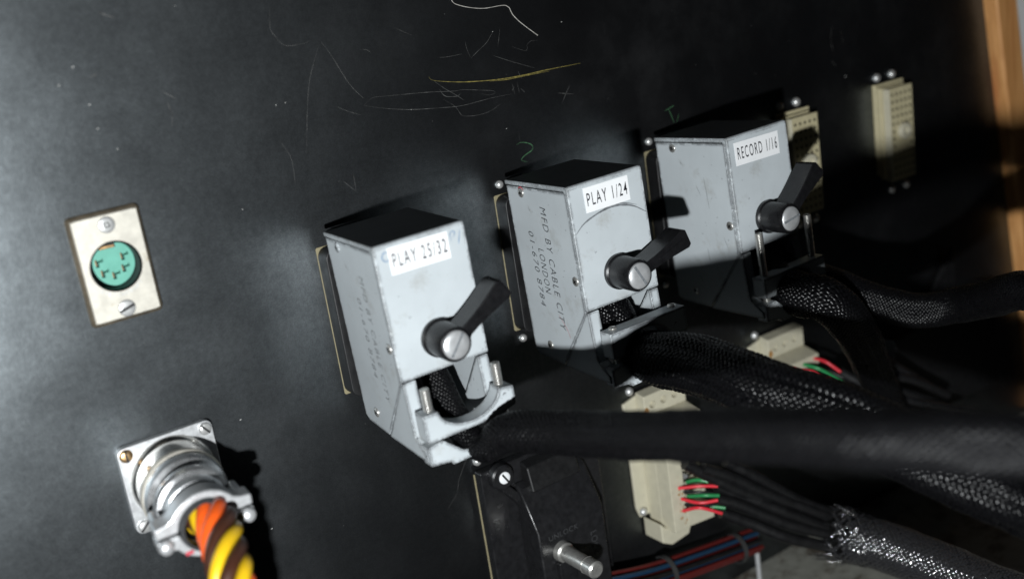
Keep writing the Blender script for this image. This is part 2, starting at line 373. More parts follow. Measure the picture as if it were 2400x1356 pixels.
STROKES = [["hair",0.34,[[82.7,78.4],[83.8,76.6],[89.8,74.3],[98.2,72.6],[109.7,72.2],[112.4,68.1],[114.9,65.0],[118.9,61.3],[124.0,57.1]]],["yellow",0.4,[[66.0,49.0],[66.8,47.7],[70.8,46.3],[81.8,44.0],[94.1,42.4],[103.8,41.6],[115.3,41.3],[127.2,41.4],[146.0,41.1]]],["yellow",0.3,[[95.5,41.9],[104.4,41.0],[115.2,40.9],[127.9,40.7]]],["scratch",0.17,[[34.0,43.0],[37.0,44.9],[39.7,45.4],[50.3,44.3],[63.8,42.9],[77.6,40.9],[81.2,40.8],[91.9,38.6],[96.9,37.4],[97.5,36.3],[94.4,36.1],[89.5,37.6]]],["scratch",0.17,[[34.0,43.0],[42.7,40.2],[55.0,37.3],[69.3,35.3],[80.0,34.2],[94.9,34.6],[106.3,34.4]]],["scratch",0.2,[[20.4,70.8],[22.5,67.4],[25.1,61.9],[28.5,54.0],[31.4,49.4],[34.5,45.7]]],["scratch",0.17,[[19.2,69.6],[14.1,60.4],[11.5,54.2],[8.8,44.6],[6.5,34.8],[5.0,29.4]]],["scratch",0.18,[[68.1,46.9],[72.9,42.7],[77.3,39.5],[81.4,36.1]]],["scratch",0.22,[[70.1,42.9],[71.2,40.9],[73.0,39.4],[78.6,38.6],[80.2,39.9]]],["scratch",0.15,[[71.4,38.4],[76.4,34.4],[78.6,30.6],[80.5,29.5],[87.0,28.7],[93.9,29.2],[99.6,31.3]]],["scratch",0.22,[[101.1,62.2],[97.1,58.3],[92.1,55.5],[88.0,53.1]]],["scratch",0.14,[[105.1,63.4],[103.9,59.7],[102.5,55.6]]],["scratch",0.26,[[130.9,30.2],[140.0,28.0]]],["scratch",0.3,[[138.3,32.4],[135.7,29.3],[132.5,25.0]]],["scratch",0.17,[[99.0,52.5],[108.8,48.1],[120.4,43.3]]],["scratch",0.15,[[21.8,44.9],[26.6,42.0],[31.9,39.5]]],["scratch",0.13,[[53.7,71.3],[61.3,66.9]]],["scratch",0.16,[[18.3,15.3],[23.6,9.3]]],["scratch",0.16,[[23.4,17.4],[23.4,10.0]]],["scratch",0.15,[[-4.8,36.9],[-1.8,29.7],[-1.6,23.9],[-2.1,18.9]]],["scratch",0.16,[[107.1,38.7],[107.7,33.8]]],["scratch",0.16,[[109.8,38.8],[110.3,34.0]]],["scratch",0.16,[[108.0,37.2],[106.5,35.6]]],["scratch",0.16,[[111.2,36.0],[113.2,33.8]]],["scratch",0.16,[[111.1,43.6],[112.7,39.6]]],["scratch",0.13,[[71.3,56.2],[76.1,55.6],[84.1,55.6]]],["scratch",0.14,[[88.0,53.1],[86.6,57.6],[86.5,60.6]]],["scratch",0.14,[[124.0,54.9],[120.1,55.2],[117.9,53.7],[117.1,51.5],[109.9,54.4]]],["scratch",0.13,[[2.2,86.9],[0.7,79.1],[1.9,76.2],[5.1,71.9],[12.2,71.3],[16.0,71.8]]],["scratch",0.14,[[36.9,65.1],[39.8,64.5],[41.1,63.1]]],["chalk",0.45,[[104.5,11.8],[107.0,12.4],[110.8,11.4],[113.2,9.6],[112.5,7.8],[109.1,6.6],[106.7,5.5],[106.3,4.3],[109.3,3.1]]],["chalk",0.45,[[193.4,9.9],[199.7,11.4]]],["chalk",0.5,[[195.9,10.3],[197.2,7.1],[198.5,2.9]]],["chalk",0.35,[[202.4,7.0],[200.3,3.0]]],["scratch",0.28,[[317.9,32.4],[316.3,25.9],[317.1,18.2]]],["scratch",0.24,[[324.3,28.9],[325.8,21.5]]],["scratch",0.24,[[315.4,14.3],[318.5,9.9]]],["scratch",1.6,[[462.4,-94.7],[460.4,-100.9],[457.6,-105.4]]],["scratch",0.45,[[-69.4,72.7],[-66.5,73.6]]],["scratch",0.4,[[-61.3,94.1],[-56.0,91.3]]],["scratch",0.3,[[-45.9,63.8],[-41.0,59.8]]],["scratch",0.3,[[-44.6,59.0],[-43.8,55.0],[-44.8,50.6]]],["scratch",0.16,[[54.5,-119.4],[47.0,-130.1],[44.2,-136.8],[37.7,-142.5]]]]
SPECKS = [[-74.1,77.2,0.55],[-80.2,71.8,0.5],[-71.8,63.6,0.5],[-71.0,54.8,0.55],[-66.1,46.4,0.45],[-42.6,-117.1,0.6],[-45.0,-67.5,0.5],[138.4,60.9,0.4],[0.7,50.5,0.35],[-3.3,50.3,0.35],[326.2,3.3,0.7],[100.9,62.3,0.35],[100.6,20.0,0.3],[55.0,37.3,0.25],[-33.8,92.3,0.3],[-25.5,14.0,0.35]]
PATHS = {"cable1":[[17.4,-78.0,-74.5],[27.2,-86.0,-75.9],[35.1,-116.0,-71.0],[33.5,-154.0,-60.7],[36.1,-208.0,-46.5],[39.8,-248.0,-37.9],[52.6,-274.0,-37.0],[88.8,-290.0,-48.9]],"cable2":[[105.1,-70.0,-67.2],[111.7,-100.0,-74.8],[110.6,-135.0,-77.0],[121.3,-165.0,-84.5],[137.1,-188.0,-100.5],[160.8,-205.0,-119.6],[209.2,-225.0,-158.6]],"cable3a":[[196.7,-72.0,-72.9],[204.0,-84.0,-77.2],[223.5,-82.0,-98.1],[254.7,-66.0,-132.6],[285.7,-50.0,-171.4],[317.8,-40.0,-217.4]],"cable3b":[[223.7,-66.0,-76.8],[243.2,-78.0,-89.8],[256.2,-92.0,-96.2],[263.1,-108.0,-92.8],[256.7,-130.0,-84.2],[243.0,-155.0,-72.3],[231.8,-180.0,-70.4]],"fray":[[233.2,-48.0,-220.4],[242.3,-72.0,-223.0],[248.3,-98.0,-226.6],[252.8,-130.0,-231.1],[263.0,-160.0,-238.0]],"r8a":[[156.6,-21.0,-172.7],[163.8,-29.0,-171.8],[171.1,-34.0,-173.1]],"r8b":[[157.8,-21.0,-179.1],[161.7,-30.0,-179.8],[169.2,-35.0,-179.8]],"r8c":[[157.9,-21.0,-185.9],[161.3,-30.0,-182.5],[171.1,-35.0,-187.9]],"g8a":[[162.6,-21.0,-171.5],[163.7,-28.0,-168.7],[167.0,-32.0,-169.7]],"g8b":[[162.1,-21.0,-179.4],[165.0,-30.0,-177.1],[171.3,-34.0,-178.4]],"g8c":[[165.0,-26.0,-183.9],[168.4,-30.0,-184.5],[173.7,-35.0,-185.9]],"k8a":[[159.7,-21.0,-176.0],[164.2,-28.0,-175.6],[173.7,-33.0,-178.5]],"k8b":[[159.5,-21.0,-183.1],[163.2,-28.0,-182.8],[173.0,-33.0,-184.2]],"h8":[[[172.6,-31.0,-174.7],[185.1,-36.0,-183.4],[202.9,-44.0,-196.5],[230.5,-52.0,-217.0]],[[170.5,-33.0,-180.3],[182.5,-38.0,-187.6],[203.1,-46.0,-203.2],[231.1,-54.0,-219.8]],[[172.4,-33.0,-188.7],[186.2,-39.0,-198.5],[203.1,-48.0,-211.1],[231.4,-56.0,-226.7]],[[156.7,-28.0,-156.9],[170.1,-32.0,-169.1],[189.0,-38.0,-184.3],[236.1,-50.0,-218.4]],[[163.9,-32.0,-160.8],[180.5,-36.0,-172.0],[202.7,-42.0,-189.8],[243.8,-52.0,-218.5]],[[179.7,-32.0,-163.4],[196.0,-38.0,-177.5],[218.7,-44.0,-198.2],[247.3,-52.0,-218.7]]],"r6a":[[247.8,-17.0,-138.9],[248.2,-25.0,-142.1],[254.9,-29.0,-145.4],[260.9,-31.0,-147.0]],"r6b":[[253.3,-19.0,-142.2],[256.0,-24.0,-142.5],[256.9,-28.0,-144.8]],"r6c":[[264.1,-17.0,-138.8],[265.3,-25.0,-139.7],[269.6,-31.0,-145.7]],"g6a":[[255.2,-17.0,-139.3],[258.4,-25.0,-141.1],[263.4,-29.0,-145.6],[268.6,-32.0,-150.9]],"k6a":[[259.2,-17.0,-140.1],[265.5,-23.0,-143.9],[271.0,-31.0,-149.7]],"h6":[[[272.4,-28.0,-147.1],[283.4,-36.0,-157.7],[303.2,-42.0,-175.9],[338.0,-46.0,-201.9]],[[269.7,-29.0,-151.7],[282.8,-36.0,-163.8],[302.8,-42.0,-180.9],[337.6,-46.0,-207.1]],[[263.7,-27.0,-149.4],[276.0,-36.0,-161.4],[295.4,-42.0,-180.8],[329.7,-46.0,-206.8]]],"loose":[[[291.1,-30.0,-136.6],[297.8,-34.0,-145.5],[305.7,-36.0,-151.9],[336.9,-34.0,-175.3]],[[291.8,-30.0,-148.1],[301.5,-36.0,-157.1],[320.6,-38.0,-166.2],[356.0,-34.0,-188.6]],[[290.9,-30.0,-157.9],[301.9,-38.0,-164.9],[317.3,-40.0,-173.6],[359.4,-34.0,-199.4]],[[302.1,-32.0,-168.5],[313.3,-40.0,-175.6],[332.9,-42.0,-185.2],[376.9,-36.0,-206.5]]],"plugcable":[[-78.4,-56.0,-77.8],[-80.0,-66.0,-81.0],[-82.4,-76.0,-85.1],[-84.5,-83.0,-91.1],[-86.7,-88.0,-103.7]]}

# ------------------------------------------------------------------ setting: panel, wood side, ledge, wall
def edge_x(z): return 457.5 - 0.138*z
pm = MB().prism([(-420, 260), (edge_x(260), 260), (edge_x(-256), -256), (-420, -256)], 'y', 0, 6)
panel = pm.build('back_panel', M['panel'], smooth=False)
cut = MB().lathe([(9.35, -20), (9.35, 20)], 48, (-77.2, 0, 5.7)).build('cutter', M['panel'], smooth=False)
bo = panel.modifiers.new('hole', 'BOOLEAN'); bo.object = cut; bo.operation = 'DIFFERENCE'; bo.solver = 'EXACT'
pme = bpy.data.meshes.new_from_object(panel.evaluated_get(bpy.context.evaluated_depsgraph_get())); panel.modifiers.clear(); panel.data = pme; bpy.data.objects.remove(cut)
panel['kind'] = 'structure'; panel['label'] = 'black painted metal back panel, scratched and dusty'
for kind, w, pts in STROKES:
    if kind == 'hair': continue
    nm = {'yellow': 'scrape', 'scratch': 'scratch', 'chalk': 'crayon_mark'}[kind]
    ribbon(pts, w*0.85, 0.06 if kind != 'yellow' else 0.10).build(nm, M[{'yellow': 'gold', 'scratch': 'scratch', 'chalk': 'chalk'}[kind]], panel, smooth=False)
for x, z, r in SPECKS:
    pts = [(x + r*random.uniform(.35, 1.0)*math.cos(a), z + r*random.uniform(.2, .6)*math.sin(a) + 0.25*r*math.cos(a)) for a in [k*PI/4 for k in range(8)]]
    MB().prism(pts, 'y', -0.02, -0.14).build('paint_speck', M['speck'], panel, smooth=False)
hp = [s for s in STROKES if s[0] == 'hair'][0]
tag(MB().tube(spline([(x, -0.5 - 0.25*math.sin(i), z) for i, (x, z) in enumerate(hp[2])], 1.5), 0.13, 6).build('hair', M['hair']), 'long pale kinked hair stuck to the black panel above the scratches', 'hair')

wb = MB().add([Vector(q) for q in [(edge_x(260)+.3, -9, 260), (edge_x(260)+21, -9, 260), (edge_x(-256)+21, -9, -256), (edge_x(-256)+.3, -9, -256),
                                   (edge_x(260)+.3, 12, 260), (edge_x(260)+21, 12, 260), (edge_x(-256)+21, 12, -256), (edge_x(-256)+.3, 12, -256)]],
              [(0,1,2,3),(7,6,5,4),(0,4,5,1),(1,5,6,2),(2,6,7,3),(3,7,4,0)])
tag(wb.build('side_board', M['wood'], bevel=1.5), 'varnished orange brown wooden board along the edge of the black panel', 'board')
w = MB().box(300, 1500, 40, 60, -600, 700).build('wall', M['wall'], smooth=False); w['kind'] = 'structure'; w['label'] = 'white wall beyond the wooden board'
lg = MB().box(205, edge_x(-262)-1, -330, 6, -264, -256.3).build('ledge', M['ledge'], bevel=0.8); lg['kind'] = 'structure'; lg['label'] = 'stained pale grey metal ledge under the panel'

# ------------------------------------------------------------------ grey cable hoods
def knob(parent, ang, d):
    cx, cz = 18.8, -40.4
    k = MB().lathe([(7.6, 0.0), (7.6, 1.6), (6.9, 2.2), (6.75, 13.2), (6.3, 14.0), (5.7, 14.2), (5.6, 13.7), (0.01, 13.7)], 40, (cx, -d, cz)).build('knob', M['black'], parent, angle=40)
    # lever blade: narrow at the hub, flaring to a broad end
    ca, sa = math.cos(ang), math.sin(ang)
    prof = [(4.5, 2.6), (11, 2.6), (17, 3.1), (27.5, 4.7), (29.2, 3.6), (29.4, -3.2), (27.8, -4.2), (17, -2.9), (11, -2.5), (4.5, -2.6)]
    pts = [(cx + ca*u - sa*v, cz + sa*u + ca*v) for u, v in prof]
    MB().prism(pts, 'y', -d-3.0, -d-13.6).build('lever', M['black'], k, bevel=0.55)
    ridge = [(12, 0.5), (26.5, 1.1), (26.5, -0.3), (12, -0.2)]
    MB().prism([(cx + ca*u - sa*v, cz + sa*u + ca*v) for u, v in ridge], 'y', -d-13.4, -d-14.0).build('lever_rib', M['black'], k, bevel=0.15)
    c = MB().lathe([(5.5, 13.2), (5.5, 14.3), (5.1, 14.75), (3.0, 15.0), (0.01, 15.05)], 36, (cx, -d, cz)).build('cap_screw', M['alu'], k, angle=50)
    a2 = ang + random.choice((0.6, 1.2, 2.0))
    return k, c, (cx, cz)

def hood(name_label, loc, rotv, label_txt, label_rect, txt_lines, lever_deg, slot_deg, stud_top, bar, plain_top_screw=False, extra=None):
    d = 48.3; Wd = 38.0
    R = Matrix.Rotation(rotv.length, 3, rotv.normalized()) if rotv.length > 1e-6 else Matrix.Identity(3)
    c = Vector((Wd/2, -d/2, -26.46)); pos = c + Vector(loc) - R @ c
    h = thing('cable_hood', name_label, 'connector hood', pos, R.to_euler(), 'grey metal cable hoods in a row')
    # folded cover: top and front in one bent sheet
    cov = [(0, 0), (-d+1.2, 0), (-d+0.35, -0.35), (-d, -1.2), (-d, -52.9), (-d+2.0, -52.9), (-d+2.0, -3.2), (-d+3.2, -2.0), (0, -2.0)]
    MB().prism(cov, 'x', 0.0, Wd).build('cover', M['grey'], h, bevel=0.45, angle=8)
    side = [(-0.2, -2.5), (-d+2.4, -2.5), (-d+2.4, -54.6), (-22.4, -82.0), (-3.6, -81.0), (-0.2, -79.0)]
    MB().prism(side, 'x', 0.5, 2.3).build('side_plate', M['grey'], h, bevel=0.25)
    MB().prism(side, 'x', Wd-2.3, Wd-0.5).build('side_plate', M['grey'], h, bevel=0.25)
    MB().prism([(-0.2, -79.0), (-3.6, -81.0), (-22.4, -82.0), (-22.4, -80.6), (-4, -79.6), (-0.2, -77.6)], 'x', 2.35, Wd-2.35).build('bottom_plate', M['grey'], h)
    wedge = [(-d+1.7, -53.5), (-d+0.2, -53.4), (-49.4, -75.0), (-56.6, -80.0), (-56.6, -83.0), (-22.9, -82.5)]
    MB().prism(wedge, 'x', 0.45, 6.0).build('clamp_cheek', M['grey'], h, bevel=0.35)
    MB().prism(wedge, 'x', Wd-5.0, Wd-0.45).build('clamp_cheek', M['grey'], h, bevel=0.35)
    foot = [(1.0, -77.0), (7.6, -76.0), (11, -79.0), (15, -82.6), (20, -84.2), (25, -82.8), (29, -79.2), (32, -76.2), (37, -77.0), (37, -86.5), (10, -87.0), (9.4, -85.6), (1.0, -84.6)]
    MB().prism(foot, 'y', -52.0, -58.2).build('clamp_foot', M['grey'], h, bevel=0.4)
    bx0, bx1, zt, zb, up = bar
    if up:   # saddle notch open to the top
        arc = [(21 + 13.2*math.cos(a), zt + 0.6 + 9.0*math.sin(a)) for a in [PI + PI*k/16 for k in range(17)]]
        out = [(bx0, zb), (bx0, zt)] + [(arc[0][0], zt)] + arc[1:-1] + [(arc[-1][0], zt), (bx1, zt - 1.0), (bx1, zb + 2.5), (33, zb + 0.2)]
    else:    # arch over the cable
        arc = [(20.5 + 12.0*math.cos(a), zb + 8.4*math.sin(a)) for a in [PI - PI*k/16 for k in range(17)]]
        out = [(bx0, zb), (bx0, zt), (bx1, zt)] + [(bx1, zb)] + arc[::-1]
    MB().prism(out, 'y', -51.0, -58.6).build('clamp_bar', M['grey'], h, bevel=0.4)
    for x in (bx0 + 4.4, bx1 - 4.0):
        prof = []; z = -80.0
        while z < stud_top:
            prof += [(1.55, z), (1.85, z+0.22), (1.55, z+0.44)]; z += 0.62
        prof += [(1.3, stud_top), (0.01, stud_top)]
        MB().lathe(prof, 16, (x, -54.4, 0), 'z').build('stud', M['chrome'], h, angle=80)
    MB().box(3.0, 35.0, 0.1, 3.0, -9, -72).build('contact_block', M['blackmatt'], h, bevel=1.2)
    MB().box(2.4, Wd-2.4, -0.3, -2.0, -2.2, -77).build('back_plate', M['blackmatt'], h)
    for i, (y, z) in enumerate(((-11.8, -5.0), (-43.0, -40.3), (-14.0, -74.4))):
        s = disc_screw(h, (0.5, y, z), 2.05, 'x', M['grey'] if (plain_top_screw and i == 0) else M['chrome'], 'cross', random.uniform(0, 1.5), 0.7)
    # label
    x0, x1, z0, z1, tilt = label_rect
    lab = MB().prism([(x0, z0), (x1, z0 - tilt), (x1 - 0.1, z1 - tilt), (x0 + 0.1, z1)], 'y', -d-0.02, -d-0.16).build('label', M['label'], h, smooth=False)
    lw = x1 - x0; lh = z0 - z1
    put_text(label_txt, lw*0.90, lh*0.52, (x0 + lw*0.055, -d-0.19, z1 + lh*0.25), Vector((1, 0, -tilt/lw)), (0, 0, 1), M['ink'], lab, thin=0.003, space=1.3)
    for s, zstart, ln, yb, ht in txt_lines:
        put_text(s, ln, ht, (0.46, yb, zstart), (0, 0, -1), (0, -1, 0), M['engrave'] if len(txt_lines) == 3 else M['engfaint'], h, shear=0.18, space=1.25, thin=-0.008)
    k, cap, (kx, kz) = knob(h, math.radians(lever_deg), d)
    a = math.radians(slot_deg); ca, sa = math.cos(a), math.sin(a)
    MB().prism([(kx + ca*i - sa*j, kz + sa*i + ca*j) for i, j in ((-4.9, -.5), (4.9, -.5), (4.9, .5), (-4.9, .5))], 'y', -d-14.3, -d-15.12).build('slot', M['scuff'], cap, smooth=False)
    return h

ROT = [Vector((0.0, -0.0295, -0.0640)), Vector((-0.0102, -0.0290, -0.0464)), Vector((-0.0290, -0.0234, 0.0003))]
LOC = [(0, -12, 0), (87.96, -12, 1.16), (175.3, -12, 2.12)]
h1 = hood('grey cable hood labelled PLAY 25/32 with a notched cable clamp', LOC[0], ROT[0], 'PLAY 25/32', (5.5, 30.3, -1.7, -12.0, 0.3),
          [('MFD BY CABLE CITY', -14.0, 52.0, -27.6, 3.6), ('01-670 8784', -24.0, 33.0, -20.4, 3.4)], 30.5, 52, -55.4, (1.5, 40.6, -64.2, -75.4, True), True)
h2 = hood('grey cable hood labelled PLAY 1/24 with a scuffed arc above its lever', LOC[1], ROT[1], 'PLAY 1/24', (7.5, 30.2, -2.1, -12.5, 0.1),
          [('MFD BY CABLE CITY', -10.0, 55.0, -24.6, 4.2), ('LONDON', -29.0, 20.4, -17.7, 4.2), ('01-670 8784', -21.9, 34.0, -12.0, 3.7)], 16.5, 118, -60.6, (2.6, 42.4, -61.4, -72.6, False))
h3 = hood('grey cable hood labelled RECORD 1/16 with two long threaded studs', LOC[2], ROT[2], 'RECORD 1/16', (3.9, 31.7, -3.0, -13.4, 0.5),
          [], 37.5, 8, -44.6, (1.5, 41.7, -64.2, -73.6, False))
# marks on the hoods
def front_stroke(h, pts, w, material, name, y=-48.3):
    m = ribbon(pts, w, 0.0); m.v = [(a, y-0.12, c) for a, b, c in m.v]; return m.build(name, material, h, smooth=False)
front_stroke(h2, [(0.9, -19.7), (5, -16.6), (10.4, -14.6), (17, -13.3), (24.1, -13.4), (31, -15.6), (37.0, -19.6)], 0.75, M['scuff'], 'scuff_arc')
front_stroke(h2, [(12, -13.9), (19, -12.6), (26, -13.0), (33, -15.6)], 0.35, M['scuff'], 'scuff_arc')
front_stroke(h1, [(4.6 + 1.5*math.cos(a), -4.6 + 1.7*math.sin(a)) for a in [k*PI/5 for k in range(11)]], 0.5, M['blueink'], 'ink_mark')
front_stroke(h1, [(31.6, -6.4), (31.4, -3.4), (32.8, -2.6), (33.4, -3.8), (32.4, -5.0)], 0.45, M['blueink'], 'ink_mark')
front_stroke(h1, [(34.2, -8.2), (35.8, -2.8)], 0.45, M['blueink'], 'ink_mark')
m = ribbon([(-11.8 + 2.5*math.cos(a), -5.0 + 2.5*math.sin(a)) for a in [0.7 + k*0.4 for k in range(6)]], 0.5, 0.0); m.v = [(0.45, a, c) for a, b, c in m.v]
m.build('ink_mark', M['redink'], h2, smooth=False)
m = ribbon([(-25.0, -58.0), (-29.5, -63.5), (-31.5, -68.0)], 0.25, 0.0); m.v = [(0.46, a, c) for a, b, c in m.v]; m.build('ink_mark', M['redink'], h2, smooth=False)
for a, b in (((-30, -18), (-31, -33)), ((-24, -22), (-26.5, -27)), ((-26, -52), (-26.8, -60)), ((-38, -46), (-40, -52)), ((-18, -66), (-20, -70))):
    m = ribbon([a, b], 0.22, 0.0); m.v = [(0.46, p_, q_) for p_, _, q_ in m.v]; m.build('scratch', M['scuff'], h3, smooth=False)

# ------------------------------------------------------------------ panel receptacles behind the hoods
def receptacle(x, ztop, label, tall=64.0, wide=37.0, screws=True):
    r = thing('panel_receptacle', label, 'connector socket', (x, 0, ztop), None, 'cream rimmed sockets behind the hoods')
    o = [(0.6, 0), (wide-.6, 0), (wide, -.6), (wide, -tall+.6), (wide-.6, -tall), (.6, -tall), (0, -tall+.6), (0, -.6)]
    MB().prism(o, 'y', -0.02, -0.5).build('rim', M['rimold'], r, bevel=0.15)
    g = []
    for cx_, cz_, a0 in ((wide-4.3, -4.3, 0), (4.3, -4.3, PI/2), (4.3, -tall+4.3, PI), (wide-4.3, -tall+4.3, 1.5*PI)):
        g += [(cx_ + 4.15*math.cos(a0 + k*PI/10), cz_ + 4.15*math.sin(a0 + k*PI/10)) for k in range(6)]
    MB().prism(g, 'y', -0.52, -8.8).build('gasket', M['blackmatt'], r, bevel=0.5)
    for sx in ((4.0, 17.5) if screws else ()):
        for z in (4.4, -tall-4.4):
            MB().lathe([(1.9, 0), (1.9, .5), (1.65, 1.1), (1.0, 1.6), (.01, 1.8)], 20, (sx, 0, z)).build('screw', M['dome'], r, angle=60)
    return r
receptacle(0.6, -8.6, 'cream rimmed socket behind the hood that has the notched clamp', screws=False)
receptacle(88.4, -7.8, 'cream rimmed socket behind the hood that has the scuffed arc')
receptacle(177.0, -7.0, 'cream rimmed socket behind the hood labelled RECORD')

# ------------------------------------------------------------------ open cream multipin sockets
def open_socket(x, z, label):
    s = thing('multipin_socket', label, 'connector socket', (x, 0, z), None, 'open yellowed multipin sockets')
    MB().box(0, 25, 0, -2.5, 0, -52).build('flange', M['creamold'], s, bevel=0.5)
    MB().box(0.2, 21.5, -2.52, -5.6, -1.6, -54).build('body', M['creamold'], s, bevel=0.5)
    fb = MB().box(2.2, 23.0, -5.62, -9.6, -2.6, -55.5).build('face_block', M['creamold'], s, bevel=0.4)
    MB().box(2.0, 3.0, -5.6, -9.9, -2.8, -55.0).build('ridge', M['cream'], s, bevel=0.25)
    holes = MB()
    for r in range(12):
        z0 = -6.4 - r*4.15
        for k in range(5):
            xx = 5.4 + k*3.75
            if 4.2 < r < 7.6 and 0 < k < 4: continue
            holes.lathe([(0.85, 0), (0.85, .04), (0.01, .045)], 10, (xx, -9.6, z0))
    hh = holes.build('hole_shade_discs', M['dark'], fb, smooth=False); hh['kind'] = 'stuff'  # flat dark discs stand for the shade inside the holes
    MB().lathe([(4.6, 0), (4.6, 2.2), (4.2, 2.8), (2.4, 2.9), (2.2, 1.2), (.01, 1.2)], 28, (13.0, -9.6, -27.8)).build('guide_boss', M['cream'], s, angle=40)
    for sx in (4.6, 17.8):
        for zz in (3.4, -62.6):
            MB().lathe([(2.4, 0), (2.4, .6), (2.0, 1.5), (1.1, 2.1), (.01, 2.3)], 20, (sx + (8.0 if zz < 0 else 0), 0, zz)).build('screw', M['dome'], s, angle=60)
    return s
open_socket(347.0, -5.5, 'empty cream multipin socket nearest the wooden board')
open_socket(267.6, -6.5, 'empty cream multipin socket beside the RECORD 1/16 hood')

# ------------------------------------------------------------------ XLR socket
x = thing('microphone_socket', 'nickel plated five pin round socket plate with green insert', 'audio socket', (-77.2, 0, 5.7))
pw, ph, rr = 13.25, 20.7, 9.4
def ring_plate(hw, hh, r, y0, y1, n=48, corner=1.6):
    # rectangular plate with a round hole
    m = MB(); vs = []
    for y in (y0, y1):
        for k in range(n):
            a = 2*PI*k/n; ca, sa = math.cos(a), math.sin(a)
            t = min(hw/max(1e-6, abs(ca)), hh/max(1e-6, abs(sa))); vs.append((ca*t, y, sa*t))
        for k in range(n):
            a = 2*PI*k/n; vs.append((math.cos(a)*r, y, math.sin(a)*r))
    fs = []
    for k in range(n):
        j = (k+1) % n
        fs += [(k, j, n+j, n+k), (2*n+k, 3*n+k, 3*n+j, 2*n+j), (k, 2*n+k, 2*n+j, j), (n+k, n+j, 3*n+j, 3*n+k)]
    return m.add(vs, fs)
n0 = 64
# add exact corners by choosing angles through them
def plate_with_corners(hw, hh, r, y0, y1, ins, parent, material):
    ac = math.atan2(hh, hw); angs = sorted(set([round(2*PI*k/64, 6) for k in range(64)] + [round(q, 6) for q in (ac, PI-ac, PI+ac, 2*PI-ac)])); n = len(angs)
    def rect(a, W_, H_):
        ca, sa = math.cos(a), math.sin(a); t = min(W_/max(1e-6, abs(ca)), H_/max(1e-6, abs(sa))); return ca*t, sa*t
    rows = [[(*rect(a, hw, hh), y0) for a in angs], [(*rect(a, hw, hh), y1+0.9) for a in angs], [(*rect(a, hw-ins, hh-ins), y1) for a in angs], [(math.cos(a)*r, math.sin(a)*r, y1) for a in angs], [(math.cos(a)*r, math.sin(a)*r, y0-0.0) for a in angs]]
    vs = [(p_, y_, q_) for row in rows for p_, q_, y_ in row]
    fs = [(i*n+k, i*n+(k+1) % n, (i+1)*n+(k+1) % n, (i+1)*n+k) for i in range(len(rows)-1) for k in range(n)]
    return MB().add(vs, fs).build('plate', material, parent, angle=25)
rc = []
for cx_, cz_, a0 in ((pw-1.8, ph-1.8, 0), (-pw+1.8, ph-1.8, PI/2), (-pw+1.8, -ph+1.8, PI), (pw-1.8, -ph+1.8, 1.5*PI)):
    rc += [(cx_ + 1.8*math.cos(a0 + k*PI/8), cz_ + 1.8*math.sin(a0 + k*PI/8)) for k in range(5)]
MBr = MB(); n_ = len(rc)
MBr.add([(p_, -0.03, q_) for p_, q_ in rc] + [(p_*0.985, -1.6, q_*0.99) for p_, q_ in rc] + [(p_*0.91, -2.5, q_*0.935) for p_, q_ in rc], [(i*n_+k, i*n_+(k+1) % n_, (i+1)*n_+(k+1) % n_, (i+1)*n_+k) for i in range(2) for k in range(n_)])
MBr.build('plate_edge', M['tarnish'], x, angle=50)
plate_with_corners(pw-1.05, ph-1.2, rr, -1.0, -2.75, 0.5, x, M['nickel'])
MB().lathe([(rr-0.05, -2.4), (rr-0.05, 6.5), (rr-0.75, 6.5), (rr-0.75, -2.4)], 48, (0, 0, 0), 'y', cap=False).build('barrel', M['rubber'], x)
for q in x.children:
    if q.name.startswith('barrel'):
        for v in q.data.vertices: v.co.y = -v.co.y - 0.0
gi = MB().lathe([(8.6, -6.5), (8.6, -1.9), (8.3, -1.6), (.01, -1.6)], 48, (-0.1, 1.6, 0.2)).build('insert', M['green'], x, angle=40)
PINS = ((-5.0, 2.2), (4.4, 2.6), (-3.8, -2.0), (0.0, -3.6), (3.9, -1.8))
def pin_slots():
    # real L-shaped contact openings sunk into the green insert
    bm_ = MB()
    for px, pz in PINS:
        bm_.box(px-.75, px+.55, 2.0, 6.2, pz-2.2, pz+.7).box(px+.5, px+2.2, 2.0, 6.2, pz-.55, pz+.7)
    cu = bm_.build('cutter', M['dark'], smooth=False); cu.matrix_world = Matrix.Translation(x.location)
    bo_ = gi.modifiers.new('holes', 'BOOLEAN'); bo_.object = cu; bo_.solver = 'EXACT'; bo_.use_self = True
    bpy.context.view_layer.update()
    me_ = bpy.data.meshes.new_from_object(gi.evaluated_get(bpy.context.evaluated_depsgraph_get())); gi.modifiers.clear()
    me_.materials.clear(); me_.materials.append(M['green']); gi.data = me_; bpy.data.objects.remove(cu)
pin_slots()
for px, pz in PINS:
    MB().box(px-.72, px-.42, 3.3, 6.0, pz-1.6, pz+.6).build('contact', M['brass'], gi, smooth=False)
    MB().box(px-.74, px+.54, 5.9, 6.1, pz-2.1, pz+.66).build('pin_hole_shade', M['dark'], gi, smooth=False)  # dark floor paints the shade deep in each opening
MB().box(-3.4, 2.6, 3.22, 3.10, 6.0, 7.6).build('keyway_shade', M['dark'], gi, smooth=False)  # dark slab on the surface paints the shade of a slot
MB().box(-3.1, 2.2, 3.22, 2.85, 6.1, 7.1).build('latch', M['brass'], gi, bevel=.1)
disc_screw(x, (0.2, -2.5, 15.5), 3.1, 'y', M['dome'], 'square', 0.2, 0.8)
disc_screw(x, (0.0, -2.5, -16.0), 3.2, 'y', M['dome'], 'slot', 0.28, 0.8)
